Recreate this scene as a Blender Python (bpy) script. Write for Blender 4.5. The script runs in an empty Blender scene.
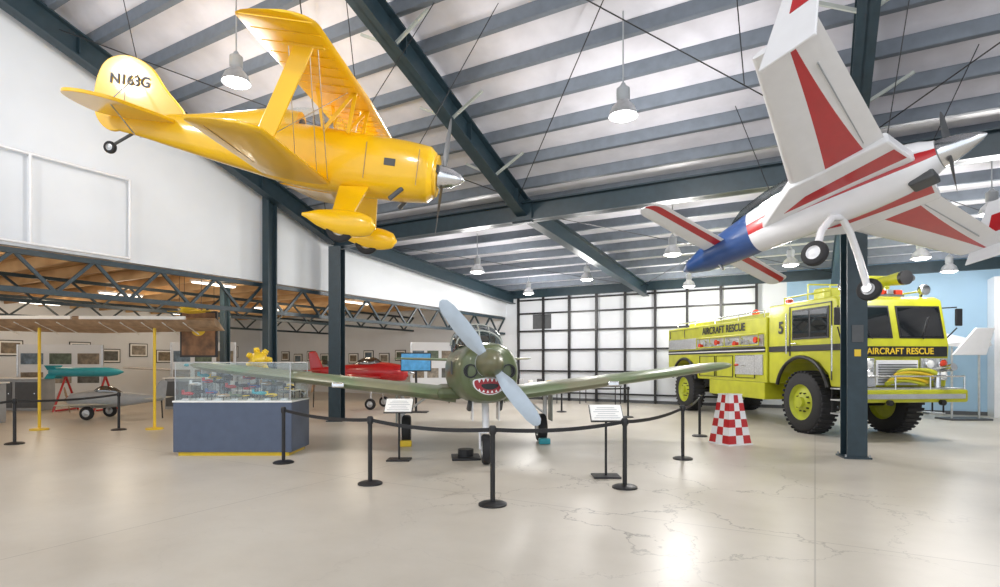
import bpy, math, random, bmesh
from mathutils import Vector, Matrix, Euler
random.seed(7)
D=bpy.data; SC=bpy.context.scene; COL=SC.collection
V=Vector
# ------------------------------------------------------------------ materials
def mat(name,col,rough=.5,metal=0.,var=0.,nscale=6.,bump=0.,bscale=40.,emit=0.,coat=0.,col2=None,thr=None,det=4.):
    m=D.materials.new(name); m.use_nodes=True; nt=m.node_tree; n=nt.nodes; b=n['Principled BSDF']
    c=(*col,1)
    b.inputs['Base Color'].default_value=c; b.inputs['Roughness'].default_value=rough; b.inputs['Metallic'].default_value=metal
    if coat: b.inputs['Coat Weight'].default_value=coat; b.inputs['Coat Roughness'].default_value=.08
    if emit:
        b.inputs['Emission Color'].default_value=c; b.inputs['Emission Strength'].default_value=emit
    tc=n.new('ShaderNodeTexCoord')
    if var or col2:
        nz=n.new('ShaderNodeTexNoise'); nz.inputs['Scale'].default_value=nscale; nz.inputs['Detail'].default_value=det
        nt.links.new(tc.outputs['Object'],nz.inputs['Vector'])
        r=n.new('ShaderNodeValToRGB')
        if col2:
            t=thr or .5
            r.color_ramp.elements[0].position=t-.02; r.color_ramp.elements[1].position=t+.02
            r.color_ramp.elements[0].color=c; r.color_ramp.elements[1].color=(*col2,1)
        else:
            r.color_ramp.elements[0].position=.3; r.color_ramp.elements[1].position=.7
            r.color_ramp.elements[0].color=tuple(x*(1-var) for x in col)+(1,)
            r.color_ramp.elements[1].color=tuple(min(1,x*(1+var)) for x in col)+(1,)
        nt.links.new(nz.outputs['Fac'],r.inputs['Fac']); nt.links.new(r.outputs['Color'],b.inputs['Base Color'])
    if bump:
        n2=n.new('ShaderNodeTexNoise'); n2.inputs['Scale'].default_value=bscale
        nt.links.new(tc.outputs['Object'],n2.inputs['Vector'])
        bp=n.new('ShaderNodeBump'); bp.inputs['Strength'].default_value=bump; bp.inputs['Distance'].default_value=.02
        nt.links.new(n2.outputs['Fac'],bp.inputs['Height']); nt.links.new(bp.outputs['Normal'],b.inputs['Normal'])
    return m
def glassmat(name,tint=(.9,.95,1),refl=.12):
    m=D.materials.new(name); m.use_nodes=True; nt=m.node_tree; n=nt.nodes
    n.remove(n['Principled BSDF']); o=n['Material Output']
    t=n.new('ShaderNodeBsdfTransparent'); t.inputs[0].default_value=(*tint,1)
    g=n.new('ShaderNodeBsdfGlossy'); g.inputs['Roughness'].default_value=.03
    mx=n.new('ShaderNodeMixShader'); mx.inputs[0].default_value=refl
    nt.links.new(t.outputs[0],mx.inputs[1]); nt.links.new(g.outputs[0],mx.inputs[2]); nt.links.new(mx.outputs[0],o.inputs['Surface'])
    return m
def floormat():
    m=D.materials.new('polished_concrete'); m.use_nodes=True; nt=m.node_tree; n=nt.nodes; L=nt.links; b=n['Principled BSDF']
    tc=n.new('ShaderNodeTexCoord')
    a=n.new('ShaderNodeTexNoise'); a.inputs['Scale'].default_value=.45; a.inputs['Detail'].default_value=9; a.inputs['Roughness'].default_value=.65
    L.new(tc.outputs['Object'],a.inputs['Vector'])
    r=n.new('ShaderNodeValToRGB'); r.color_ramp.elements[0].position=.3; r.color_ramp.elements[1].position=.72
    r.color_ramp.elements[0].color=(.50,.455,.385,1); r.color_ramp.elements[1].color=(.65,.605,.53,1)
    L.new(a.outputs['Fac'],r.inputs['Fac'])
    w=n.new('ShaderNodeTexNoise'); w.inputs['Scale'].default_value=1.3; w.inputs['Detail'].default_value=8; w.inputs['Roughness'].default_value=.6
    L.new(tc.outputs['Object'],w.inputs['Vector'])
    mxv=n.new('ShaderNodeVectorMath'); mxv.operation='MULTIPLY_ADD'; mxv.inputs[1].default_value=(1.6,1.6,0)
    L.new(w.outputs['Color'],mxv.inputs[0]); L.new(tc.outputs['Object'],mxv.inputs[2])
    vo=n.new('ShaderNodeTexVoronoi'); vo.feature='DISTANCE_TO_EDGE'; vo.inputs['Scale'].default_value=.55
    L.new(mxv.outputs[0],vo.inputs['Vector'])
    cr=n.new('ShaderNodeValToRGB'); cr.color_ramp.elements[0].position=.0; cr.color_ramp.elements[0].color=(1,1,1,1)
    cr.color_ramp.elements[1].position=.006; cr.color_ramp.elements[1].color=(0,0,0,1)
    L.new(vo.outputs['Distance'],cr.inputs['Fac'])
    # cracked zone of the slab
    dd=n.new('ShaderNodeVectorMath'); dd.operation='DISTANCE'; dd.inputs[1].default_value=(-1.9,7.4,0); L.new(tc.outputs['Object'],dd.inputs[0])
    mr=n.new('ShaderNodeMapRange'); mr.inputs['From Min'].default_value=2.0; mr.inputs['From Max'].default_value=3.6; mr.inputs['To Min'].default_value=1; mr.inputs['To Max'].default_value=.12
    L.new(dd.outputs['Value'],mr.inputs['Value'])
    mu=n.new('ShaderNodeMath'); mu.operation='MULTIPLY'; L.new(cr.outputs['Color'],mu.inputs[0]); L.new(mr.outputs[0],mu.inputs[1])
    br=n.new('ShaderNodeTexBrick'); br.offset=0; br.inputs['Scale'].default_value=1; br.inputs['Brick Width'].default_value=6.1
    br.inputs['Row Height'].default_value=6.1; br.inputs['Mortar Size'].default_value=.008; br.inputs['Mortar Smooth'].default_value=.2
    L.new(tc.outputs['Object'],br.inputs['Vector'])
    m3=n.new('ShaderNodeMath'); m3.operation='MULTIPLY'; m3.inputs[1].default_value=.5; L.new(br.outputs['Fac'],m3.inputs[0])
    ad=n.new('ShaderNodeMath'); ad.operation='MAXIMUM'; L.new(mu.outputs[0],ad.inputs[0]); L.new(m3.outputs[0],ad.inputs[1])
    sc=n.new('ShaderNodeMath'); sc.operation='MULTIPLY'; sc.inputs[1].default_value=.75; L.new(ad.outputs[0],sc.inputs[0])
    mix=n.new('ShaderNodeMix'); mix.data_type='RGBA'; mix.inputs['B'].default_value=(.13,.11,.09,1)
    L.new(sc.outputs[0],mix.inputs['Factor']); L.new(r.outputs['Color'],mix.inputs['A']); L.new(mix.outputs['Result'],b.inputs['Base Color'])
    rr=n.new('ShaderNodeMapRange'); rr.inputs['To Min'].default_value=.22; rr.inputs['To Max'].default_value=.46
    L.new(a.outputs['Fac'],rr.inputs['Value']); L.new(rr.outputs[0],b.inputs['Roughness'])
    b.inputs['Specular IOR Level'].default_value=.42
    return m
def woodmat():
    m=D.materials.new('wood_deck'); m.use_nodes=True; nt=m.node_tree; n=nt.nodes; b=n['Principled BSDF']
    tc=n.new('ShaderNodeTexCoord'); mp=n.new('ShaderNodeMapping'); mp.inputs['Scale'].default_value=(.5,6,1)
    nz=n.new('ShaderNodeTexNoise'); nz.inputs['Scale'].default_value=1.5; r=n.new('ShaderNodeValToRGB')
    r.color_ramp.elements[0].color=(.36,.19,.07,1); r.color_ramp.elements[1].color=(.74,.50,.26,1)
    r.color_ramp.elements[0].position=.3; r.color_ramp.elements[1].position=.7
    nt.links.new(tc.outputs['Object'],mp.inputs['Vector']); nt.links.new(mp.outputs[0],nz.inputs['Vector'])
    nt.links.new(nz.outputs['Fac'],r.inputs['Fac']); nt.links.new(r.outputs['Color'],b.inputs['Base Color']); b.inputs['Roughness'].default_value=.6
    return m
M=dict(
 floor=floormat(), wood=woodmat(),
 wall=mat('white_paint',(.72,.75,.79),.6,var=.03,nscale=1),
 roof=mat('roof_insulation_white',(.66,.66,.72),.42,var=.14,nscale=1.2,bump=1.,bscale=3.5),
 purlin=mat('purlin_grey',(.15,.175,.21),.45,var=.1),
 steel=mat('dark_green_steel',(.020,.040,.053),.4,var=.15),
 blue=mat('pale_blue_paint',(.33,.50,.66),.6,var=.04,nscale=1),
 black=mat('black_metal',(.012,.012,.014),.4,var=.2),
 rubber=mat('black_rubber',(.02,.02,.022),.75,bump=.2),
 white=mat('gloss_white',(.80,.80,.82),.25,coat=.4,var=.02),
 yel=mat('aircraft_yellow',(.93,.54,.004),.28,coat=.5,var=.05,nscale=2),
 yel2=mat('yellow_paint',(.80,.55,.03),.4,var=.05),
 red=mat('aircraft_red',(.48,.015,.02),.28,coat=.5,var=.05), dred=mat('mouth_red',(.34,.02,.03),.4,var=.1),
 navy=mat('aircraft_blue',(.025,.07,.22),.28,coat=.5,var=.05),
 chrome=mat('polished_aluminium',(.75,.76,.78),.2,1.,var=.05),
 alu=mat('brushed_aluminium',(.55,.56,.57),.38,.8,var=.12,nscale=12),
 diam=mat('diamond_plate',(.50,.51,.52),.35,.7,var=.2,nscale=30,bump=.6,bscale=80),
 grey=mat('grey_paint',(.35,.37,.39),.5,var=.08),
 dgrey=mat('dark_grey_paint',(.08,.085,.09),.5,var=.1),
 bladeg=mat('prop_blade_grey',(.46,.53,.60),.35,.3,var=.06),
 camo=mat('olive_camouflage',(.105,.135,.06),.38,coat=.2,col2=(.15,.145,.08),thr=.56,nscale=1.0,det=2),
 camow=mat('wing_olive_green',(.17,.22,.12),.35,col2=(.22,.22,.14),thr=.57,nscale=.7,det=2),
 bel=mat('pale_grey_underside',(.42,.45,.42),.45,var=.08),
 lime=mat('lime_yellow_paint',(.46,.47,.018),.38,coat=.2,var=.14,nscale=2.5),
 plinth=mat('slate_blue_paint',(.085,.11,.17),.5,var=.06),
 glass=glassmat('clear_glass',(.95,.98,.98),.06), dglass=glassmat('tinted_glass',(.35,.42,.45),.25),
 lamp=mat('lamp_glow',(1,.98,.93),.4,emit=12), tube=mat('fluorescent_glow',(1,.97,.9),.4,emit=2.5),
 teal=mat('turquoise_paint',(.03,.33,.40),.4,var=.08),
 scr=mat('television_screen',(.05,.20,.38),.2,emit=.5,var=.3), paper=mat('paper_white',(.85,.85,.83),.6,var=.03),
 tan=mat('fabric_tan',(.40,.27,.17),.6,var=.25),
 orange=mat('red_lens',(.6,.05,.02),.2), brown=mat('brown_painting',(.22,.11,.05),.5,var=.6,nscale=4),
 hub=mat('hub_lime',(.42,.46,.03),.45,var=.1),
)
# ------------------------------------------------------------------ helpers
def empty(name,loc=(0,0,0),yaw=0,mtx=None):
    e=D.objects.new(name,None); COL.objects.link(e); e.empty_display_size=.2
    e.matrix_world=mtx if mtx is not None else Matrix.Translation(V(loc))@Matrix.Rotation(yaw,4,'Z')
    return e
def mk(name,vs,fs,m,par=None,smooth=False,bevel=0,mids=None,loc=None):
    me=D.meshes.new(name); me.from_pydata([tuple(v) for v in vs],[],fs)
    ms=m if isinstance(m,list) else [m]
    for x in ms: me.materials.append(M[x] if isinstance(x,str) else x)
    if mids:
        for p,i in zip(me.polygons,mids): p.material_index=i
    if smooth:
        for p in me.polygons: p.use_smooth=True
    me.update()
    bm=bmesh.new(); bm.from_mesh(me); bmesh.ops.recalc_face_normals(bm,faces=bm.faces); bm.to_mesh(me); bm.free()
    o=D.objects.new(name,me); COL.objects.link(o)
    if par: o.parent=par
    if loc: o.location=loc
    if bevel:
        b=o.modifiers.new('bevel','BEVEL'); b.width=bevel; b.segments=2; b.limit_method='ANGLE'
    return o
def box(name,c,s,m,par=None,rot=None,bevel=0):
    c=V(c); R=Euler(rot).to_matrix() if rot else Matrix.Identity(3)
    vs=[R@V((x*s[0]/2,y*s[1]/2,z*s[2]/2)) for x in(-1,1) for y in(-1,1) for z in(-1,1)]
    fs=[(0,1,3,2),(4,6,7,5),(0,4,5,1),(2,3,7,6),(0,2,6,4),(1,5,7,3)]
    return mk(name,vs,fs,m,par,bevel=bevel,loc=c)
def boxb(name,a,b,m,par=None,bevel=0):
    return box(name,[(a[i]+b[i])/2 for i in range(3)],[abs(b[i]-a[i]) for i in range(3)],m,par,bevel=bevel)
def basis(d):
    d=V(d).normalized(); u=V((0,0,1)) if abs(d.z)<.9 else V((1,0,0)); s=d.cross(u).normalized(); t=s.cross(d); return d,s,t
def rev(name,prof,o,ax,m,par=None,n=24,smooth=True,caps=True,mids=None):
    d,s,t=basis(ax); o=V(o); vs=[];fs=[];mi=[]
    for a,r in prof:
        for k in range(n):
            an=2*math.pi*k/n; vs.append(o+d*a+s*(r*math.cos(an))+t*(r*math.sin(an)))
    for i in range(len(prof)-1):
        for k in range(n):
            fs.append((i*n+k,i*n+(k+1)%n,(i+1)*n+(k+1)%n,(i+1)*n+k)); mi.append(mids[i] if mids else 0)
    if caps:
        fs.append(tuple(range(n))); mi.append(mids[0] if mids else 0); fs.append(tuple((len(prof)-1)*n+k for k in range(n))); mi.append(mids[-1] if mids else 0)
    ob=mk(name,vs,fs,m,par,smooth=smooth,mids=mi)
    if smooth:
        try: ob.data.set_sharp_from_angle(angle=math.radians(50))
        except Exception: pass
    return ob
def rod(name,a,b,r,m,par=None,n=8,r2=None):
    a=V(a);b=V(b); return rev(name,[(0,r),((b-a).length,r if r2 is None else r2)],a,b-a,m,par,n=n,smooth=n>6)
def beam(vs,fs,a,b,w,h,up=(0,0,1)):
    a=V(a);b=V(b);d=(b-a).normalized(); s=d.cross(V(up))
    if s.length<1e-4: s=V((1,0,0))
    s.normalize(); u=s.cross(d); i=len(vs)
    for p in(a,b):
        for sx,sz in((-1,-1),(1,-1),(1,1),(-1,1)): vs.append(p+s*(sx*w/2)+u*(sz*h/2))
    fs+= [(i,i+1,i+2,i+3),(i+7,i+6,i+5,i+4)]+[(i+k,i+(k+1)%4,i+4+(k+1)%4,i+4+k) for k in range(4)]
def beams(name,lst,m,par=None):
    vs=[];fs=[]
    for l in lst: beam(vs,fs,*l)
    return mk(name,vs,fs,m,par)
def ibeam(name,a,b,w,h,m='steel',par=None):
    a=V(a);b=V(b);d=(b-a).normalized()
    s=d.cross(V((0,0,1)))
    u=V((1,0,0)) if s.length<1e-3 else s.normalized().cross(d)
    o=u*(h/2-.015); vs=[];fs=[]
    beam(vs,fs,a,b,.03,h,u); beam(vs,fs,a+o,b+o,w,.03,u); beam(vs,fs,a-o,b-o,w,.03,u)
    return mk(name,vs,fs,m,par)
def loft(name,rings,m,par=None,smooth=True,mids=None,caps=True,sharp=60):
    n=len(rings[0]); vs=[p for r in rings for p in r]; fs=[];mi=[]
    for i in range(len(rings)-1):
        for k in range(n):
            fs.append((i*n+k,i*n+(k+1)%n,(i+1)*n+(k+1)%n,(i+1)*n+k)); mi.append(mids(i,k) if mids else 0)
    if caps:
        fs.append(tuple(range(n))); mi.append(mids(0,0) if mids else 0)
        fs.append(tuple((len(rings)-1)*n+k for k in range(n))); mi.append(mids(len(rings)-2,0) if mids else 0)
    ob=mk(name,vs,fs,m,par,smooth=smooth,mids=mi)
    try: ob.data.set_sharp_from_angle(angle=math.radians(sharp))
    except Exception: pass
    return ob
def ering(x,zc,ry,rz,n=24,p=2.0,yc=0):
    o=[]
    for k in range(n):
        a=2*math.pi*k/n; c,s=math.cos(a),math.sin(a)
        o.append(V((x,yc+ry*math.copysign(abs(c)**(2/p),c),zc+rz*math.copysign(abs(s)**(2/p),s))))
    return o
def interp(secs,sub=4):
    out=[]
    for i in range(len(secs)-1):
        p0=secs[max(i-1,0)];p1=secs[i];p2=secs[i+1];p3=secs[min(i+2,len(secs)-1)]
        for j in range(sub):
            t=j/sub
            out.append([.5*(2*b+(c-a)*t+(2*a-5*b+4*c-d)*t*t+(-a+3*b-3*c+d)*t**3) if q else b+(c-b)*t for q,(a,b,c,d) in enumerate(zip(p0,p1,p2,p3))])
    out.append(list(secs[-1])); return out
def fus(name,secs,m,par,n=28,p=2.2,sub=4,mids=None):
    return loft(name,[ering(s[0],s[1],max(s[2],.01),max(s[3],.01),n,p) for s in interp(secs,sub)],m,par,mids=mids)
def wing(name,root,tip,cr,ct,m,par,th=.12,ns=10,round_tip=True,stripe=None,vertical=False):
    root=V(root);tip=V(tip); rings=[]
    ts=[i/ns for i in range(ns)]
    ts+= [.93,.96,.98,.993,1.0] if round_tip else [1.0]
    ts=sorted(set(ts))
    for t in ts:
        le=root.lerp(tip,t); c=cr+(ct-cr)*t; f=1.
        if round_tip and t>.9:
            q=(t-.9)/.1; f=max(.25,math.sqrt(max(0,1-q*q)))
        le=le-V((c*(1-f)*.35,0,0)); cc=c*f
        a,b=stripe(t) if stripe else (.5,.7)
        fr=[0,.02,.07,.15,min(.24,a*.8),a,b,.5*(b+1),.97,1]
        def tk(x): return th/.2*cc*(.2969*math.sqrt(x)-.126*x-.3516*x*x+.2843*x**3-.1015*x**4)*1.0+.001
        off=V((0,1,0)) if vertical else V((0,0,1))
        up=[le+V((-x*cc,0,0))+off*tk(x) for x in fr]
        lo=[le+V((-x*cc,0,0))-off*tk(x)*.8 for x in reversed(fr[1:-1])]
        rings.append(up+lo)
    def mi(i,k): return 1 if (stripe and (k==5 or k==12)) else 0
    return loft(name,rings,m,par,mids=mi,sharp=45)
def extr(name,pts,y0,y1,m,par,bevel=0,axis='y'):
    n=len(pts)
    if axis=='y': vs=[(x,y0,z) for x,z in pts]+[(x,y1,z) for x,z in pts]
    elif axis=='z': vs=[(x,y,y0) for x,y in pts]+[(x,y,y1) for x,y in pts]
    else: vs=[(y0,x,z) for x,z in pts]+[(y1,x,z) for x,z in pts]
    fs=[tuple(range(n)),tuple(range(2*n-1,n-1,-1))]+[(k,(k+1)%n,n+(k+1)%n,n+k) for k in range(n)]
    return mk(name,vs,fs,m,par,bevel=bevel)
def spl(pts,sub=5):
    n=len(pts);o=[]
    for i in range(n):
        a,b,c,d=pts[i-1],pts[i],pts[(i+1)%n],pts[(i+2)%n]
        for j in range(sub):
            t=j/sub; o.append(tuple(.5*(2*q+(r-p)*t+(2*p-5*q+4*r-s)*t*t+(-p+3*q-3*r+s)*t**3) for p,q,r,s in zip(a,b,c,d)))
    return o
def curve(name,pts,r,m,par=None,cyc=False):
    c=D.curves.new(name,'CURVE'); c.dimensions='3D'; s=c.splines.new('POLY'); s.points.add(len(pts)-1)
    for i,p in enumerate(pts): s.points[i].co=(*p,1)
    s.use_cyclic_u=cyc; c.bevel_depth=r; c.bevel_resolution=3; c.materials.append(M[m])
    o=D.objects.new(name,c); COL.objects.link(o)
    if par:o.parent=par
    return o
def text(name,s,loc,rot,size,m,par,ext=.003,sx=1,bold=0):
    c=D.curves.new(name,'FONT'); c.body=s; c.size=size; c.extrude=ext; c.offset=bold; c.align_x='CENTER'; c.align_y='CENTER'; c.materials.append(M[m])
    o=D.objects.new(name,c); COL.objects.link(o); o.parent=par; o.location=loc; o.rotation_euler=rot; o.scale=(sx,1,1); return o
def wheel(name,c,ax,r,w,par,hub='alu',hr=.55):
    prof=[(-w/2,r*hr),(-w/2,r*.88),(-w*.38,r*.97),(-w*.2,r),(w*.2,r),(w*.38,r*.97),(w/2,r*.88),(w/2,r*hr)]
    rev(name+'_tyre',prof,c,ax,'rubber',par,n=32,caps=False)
    rev(name+'_hub',[(-w*.44,.01),(-w*.44,r*hr*.4),(-w*.3,r*hr*.55),(-w*.3,r*hr*.9),(-w*.5,r*hr*1.03),(w*.5,r*hr*1.03),(w*.3,r*hr*.9),(w*.3,r*hr*.55),(w*.44,r*hr*.4),(w*.44,.01)],c,ax,hub,par,n=24)
def frame(pos,f,l):
    f=V(f).normalized(); l=V(l); l=(l-f*l.dot(f)).normalized(); u=f.cross(l)
    m=Matrix((f,l,u)).transposed().to_4x4(); m.translation=V(pos); return m
def blade(name,c,d,L,w,m,par,tw=.5,ax=(1,0,0)):
    d=V(d).normalized(); ax=V(ax); s=d.cross(ax).normalized(); c=V(c); rings=[]
    for t,wf,tf in((0.05,.35,.3),(.18,.55,.2),(.35,.95,.12),(.6,1,.08),(.85,.85,.06),(.96,.6,.05),(1,.2,.03)):
        an=tw*(1-.75*t); u=s*math.cos(an)+ax*math.sin(an); v=u.cross(d); p=c+d*(L*t); W=w*wf/2; T=w*tf/2
        rings.append([p+u*W, p+u*W*.5+v*T, p-u*W*.3+v*T*1.2, p-u*W, p-u*W*.3-v*T*.6, p+u*W*.5-v*T*.5])
    return loft(name,rings,m,par,sharp=70)
# ------------------------------------------------------------------ room
YB=11.8; YF=23.0; XL=-12.6; XR=13.0; YN=-6.0
YW=math.radians(29.36)
def rz(y): return 5.78+.36*(YB-y) if y<YB else 5.78-.065*(y-YB)
mk('floor',[(x,y,z) for z in(-.2,0) for x,y in((-31,-8),(XR,-8),(XR,YF),(-31,YF))],[(0,1,2,3),(4,5,6,7),(0,1,5,4),(1,2,6,5),(2,3,7,6),(3,0,4,7)],'floor')
def rooftop():
    vs=[];fs=[];ys=[YN,YB,YF+.3]
    for y in ys:
        for x in(XL-.3,XR): 
            vs.append((x,y,rz(y)+.0)); vs.append((x,y,rz(y)+.15))
    for i in range(2):
        a=i*4;b=a+4
        fs+=[(a,a+2,b+2,b),(a+1,a+3,b+3,b+1),(a,a+1,b+1,b),(a+2,a+3,b+3,b+2)]
    fs+=[(0,1,3,2),(8,9,11,10)]
    mk('ceiling',vs,fs,'roof')
rooftop()
pl=[]
y=YB-.35
while y>1:
    z=rz(y); pl.append(((XL,y,z-.11),(XR,y,z-.11),.02,.22)); pl.append(((XL,y+.05,z-.215),(XR,y+.05,z-.215),.10,.02)); y-=.74
y=YB+.5
while y<YF:
    z=rz(y); pl.append(((XL,y,z-.11),(XR,y,z-.11),.02,.22)); pl.append(((XL,y+.05,z-.215),(XR,y+.05,z-.215),.10,.02)); y+=1.2
beams('roof_purlins',pl,'purlin')
def rafter(x,w=.26,h=.46):
    e=empty('steel_rafter',(x,YB,0)); g=h/2+.22
    ibeam('near_span',(0,YN-YB,rz(YN)-g),(0,0,rz(YB)-g),w,h,par=e); ibeam('far_span',(0,0,rz(YB)-g),(0,YF-.15-YB,rz(YF)-g),w,h,par=e)
    for k in range(9):
        yy=-16.5+k*2.0; 
        boxb('web_stiffener',(-w/2+.01,yy-.008,rz(YB+yy)-.62),(w/2-.01,yy+.008,rz(YB+yy)-.30),'steel',e)
    if -7<x<1:
        for i in range(4):
            yy=-1.4-i*1.64; z=rz(YB+yy)
            for sgn in(-1,1):
                vs=[];fs=[]; beam(vs,fs,(0,yy,z-.6),(sgn*.7,yy,z-.22),.045,.045); mk('flange_brace',vs,fs,'bel',e)
for x in(-12.15,-6.0,.6,7.2): rafter(x)
gz=5.22
g=empty('steel_girder',(0,YB,0))
ibeam('span',(-12.15,.0,gz),(XR,.0,gz),.3,.44,par=g)
box('splice_plate',(-6,-.03,gz),(.5,.12,.5),'steel',g)
def column(x,y,z,w=.34,d=.3,face=0):
    e=empty('steel_column',(x,y,0),face)
    boxb('web',(-.015,-w/2,0),(.015,w/2,z),'steel',e)
    boxb('flange_front',(-d/2,-w/2-.015,0),(d/2,-w/2+.015,z),'steel',e)
    boxb('flange_back',(-d/2,w/2-.015,0),(d/2,w/2+.015,z),'steel',e)
    boxb('base_plate',(-d/2-.06,-w/2-.06,0),(d/2+.06,w/2+.06,.03),'steel',e)
    for a in(-1,1):
        for b in(-1,1): rod('anchor_bolt',(a*(d/2+.03),b*(w/2+.03),.03),(a*(d/2+.03),b*(w/2+.03),.07),.015,'grey',e,6)
    return e
column(-12.05,YB,5.0,.45,.34,.5)
c=column(.6,YB,5.0,.3,.32,.3)
boxb('notice_plate',(-.09,-.18,2.05),(.09,-.166,2.35),'dgrey',c); boxb('notice_small',(-.05,-.18,1.8),(.05,-.166,1.92),'yel2',c)
column(7.2,YB,5.0,.3,.32)
column(-12.35,9.75,6.0,.24,.24)
def wallL():
    zb=3.8; t=.15; vs=[];fs=[]; ys=[YN,YB,YF]
    for y in ys:
        for x in(XL-t,XL): vs+= [(x,y,zb),(x,y,rz(y))]
    for i in range(2):
        a=i*4;b=a+4; fs+=[(a,a+1,b+1,b),(a+2,a+3,b+3,b+2),(a,a+2,b+2,b),(a+1,a+3,b+3,b+1)]
    fs+=[(0,1,3,2),(8,9,11,10)]
    mk('wall_left',vs,fs,'wall')
wallL()
def truss(name,p0,p1,zl,zh,step,m='steel',w=.07):
    p0=V((*p0,0));p1=V((*p1,0));L=(p1-p0).length;n=int(L/step);q=[]
    up=lambda p,z:V((p.x,p.y,z))
    q.append((up(p0,zl),up(p1,zl),w,w)); q.append((up(p0,zh),up(p1,zh),w,w))
    for i in range(n):
        a=p0.lerp(p1,i/n);b=p0.lerp(p1,(i+.5)/n);c=p0.lerp(p1,(i+1)/n)
        q.append((up(a,zh),up(b,zl),w*.6,w*.6)); q.append((up(b,zl),up(c,zh),w*.6,w*.6))
    return beams(name,q,m)
truss('roof_truss',(XL-.05,YN),(XL-.05,YF-.1),3.02,3.72,1.3,w=.1)
truss('roof_truss',(-18,YN),(-18,YF-.1),3.3,3.95,1.5,w=.09)
truss('roof_truss',(-24,YN),(-24,YF-.1),3.3,3.95,1.5,w=.09)
# annex room
boxb('ceiling_annex',(-30,YN,4.45),(XL-.16,YF,4.6),'wood')
beams('wood_joists',[((-29.9,y,4.3),(XL-.2,y,4.3),.09,.28) for y in [i*1.2-4 for i in range(22)]],'wood')
boxb('wall_annex_left',(-30.2,YN,0),(-30,YF,4.6),'wall')
# far wall
boxb('wall_far',(-30,YF,0),(-.9,YF+.2,5.6),'wall')
boxb('wall_far_blue',(-.9,YF,0),(XR,YF+.2,5.6),'blue')
boxb('trim_1',(XL,YF-.18,4.62),(XR,YF-.02,4.98),'steel')
boxb('baseboard_far',(-12,YF-.03,0),(XR,YF-.0,.12),'dgrey')
q=[]
xs=[-11.9+i*1.25 for i in range(9)]
for x in xs: q.append(((x,YF-.11,0),(x,YF-.11,4.62),.09,.1,(0,1,0)))
for z in(.35,1.3,2.25,3.1,3.9,4.5): q.append(((xs[0],YF-.11,z),(xs[-1],YF-.11,z),.06,.07))
beams('door_1',q,'black')
boxb('window_1',(-11.2,YF-.04,3.2),(-10.3,YF-.01,3.85),'dgrey')
boxb('wall_right',(XR,8,0),(XR+.2,YF,5.8),'wall')
boxb('door_2',(4.75,YF-.8,0),(4.9,YF-.01,4.3),'white')
br=empty('roof_bracing_rods',(0,0,0))
for a,b in(((-6,4),( .6,YB-.3)),((.6,4),(-6,YB-.3)),((-12.1,5),(-6,YB-.3)),((-6,5),(-12.1,YB-.3)),((.6,5),(7.2,YB-.3)),((7.2,5),(.6,YB-.3)),((-6,12.3),(.6,22)),((.6,12.3),(-6,22)),((-12,12.3),(-6,22)),((.6,12.3),(7.2,22))):
    rod('brace',(a[0],a[1],rz(a[1])-.42),(b[0],b[1],rz(b[1])-.42),.010,'black',br,6)
fr=empty('white_pipe_frame',(XL+.13,0,0))
for a,b in(((0,2.2,3.86),(0,6.4,3.86)),((0,2.2,5.5),(0,6.4,5.5)),((0,6.4,3.86),(0,6.4,5.5)),((0,4.7,3.86),(0,4.7,5.5)),((0,2.2,3.86),(0,2.2,5.5))):
    rod('pipe',a,b,.03,'white',fr,8)
for y_ in(2.2,4.7,6.4): rod('bracket',(-.125,y_,5.5),(0,y_,5.5),.02,'white',fr,6)
# ------------------------------------------------------------------ lamps
def lamp(x,y,z,p=250):
    e=empty('high_bay_lamp',(x,y,z)); top=rz(y)-z
    rev('reflector',[(-.02,.215),(.02,.21),(.12,.17),(.2,.09),(.22,.09)],(0,0,0),(0,0,1),'alu',e,n=28,caps=False)
    rev('ballast_housing',[(.22,.09),(.24,.1),(.40,.1),(.44,.05),(.48,.03)],(0,0,0),(0,0,1),'grey',e,n=20)
    rev('lens',[(0,.195),(-.05,.15),(-.07,.02)],(0,0,0),(0,0,1),'lamp',e,n=24)
    rod('hanger_rod',(0,0,.45),(0,0,top),.012,'grey',e,6)
    l=D.lights.new('bulb','POINT'); l.energy=p; l.shadow_soft_size=.34; l.color=(1,.97,.94)
    o=D.objects.new('bulb',l); COL.objects.link(o); o.parent=e; o.location=(0,0,-.45)
for a in((-8.1,5.76,6.2),(-2.54,8.33,5.45),(-8.95,14.5,4.45),(-9.8,19.7,4.4),(-3.1,14.3,4.4),(-3.9,20.6,4.4),(2.3,17.3,4.3),(3.0,14.2,4.6),(-6.6,17.6,4.45,120),(-.6,17.8,4.45,120),(3.4,20.6,4.35,120),(-2,1,7.5,300),(-9,0,7.5,300),(4,5,6.8)): lamp(*a)
def tubelight(x,y,z=4.05,p=80):
    e=empty('fluorescent_fixture',(x,y,z)); boxb('housing',(-.1,-.7,0),(.1,.7,.06),'white',e); boxb('tube',(-.07,-.66,-.04),(.07,.66,0),'tube',e)
    l=D.lights.new('tube_light','POINT'); l.energy=p; l.shadow_soft_size=.35; l.color=(1,.87,.68)
    o=D.objects.new('tube_light',l); COL.objects.link(o); o.parent=e; o.location=(0,0,-.45)
    for yy in(-.5,.5): rod('hanger',(0,yy,.06),(0,yy,.3),.01,'grey',e,6)
for x in(-15.8,-21,-27):
    for y in(4,10.5,16.5): tubelight(x,y)
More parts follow.
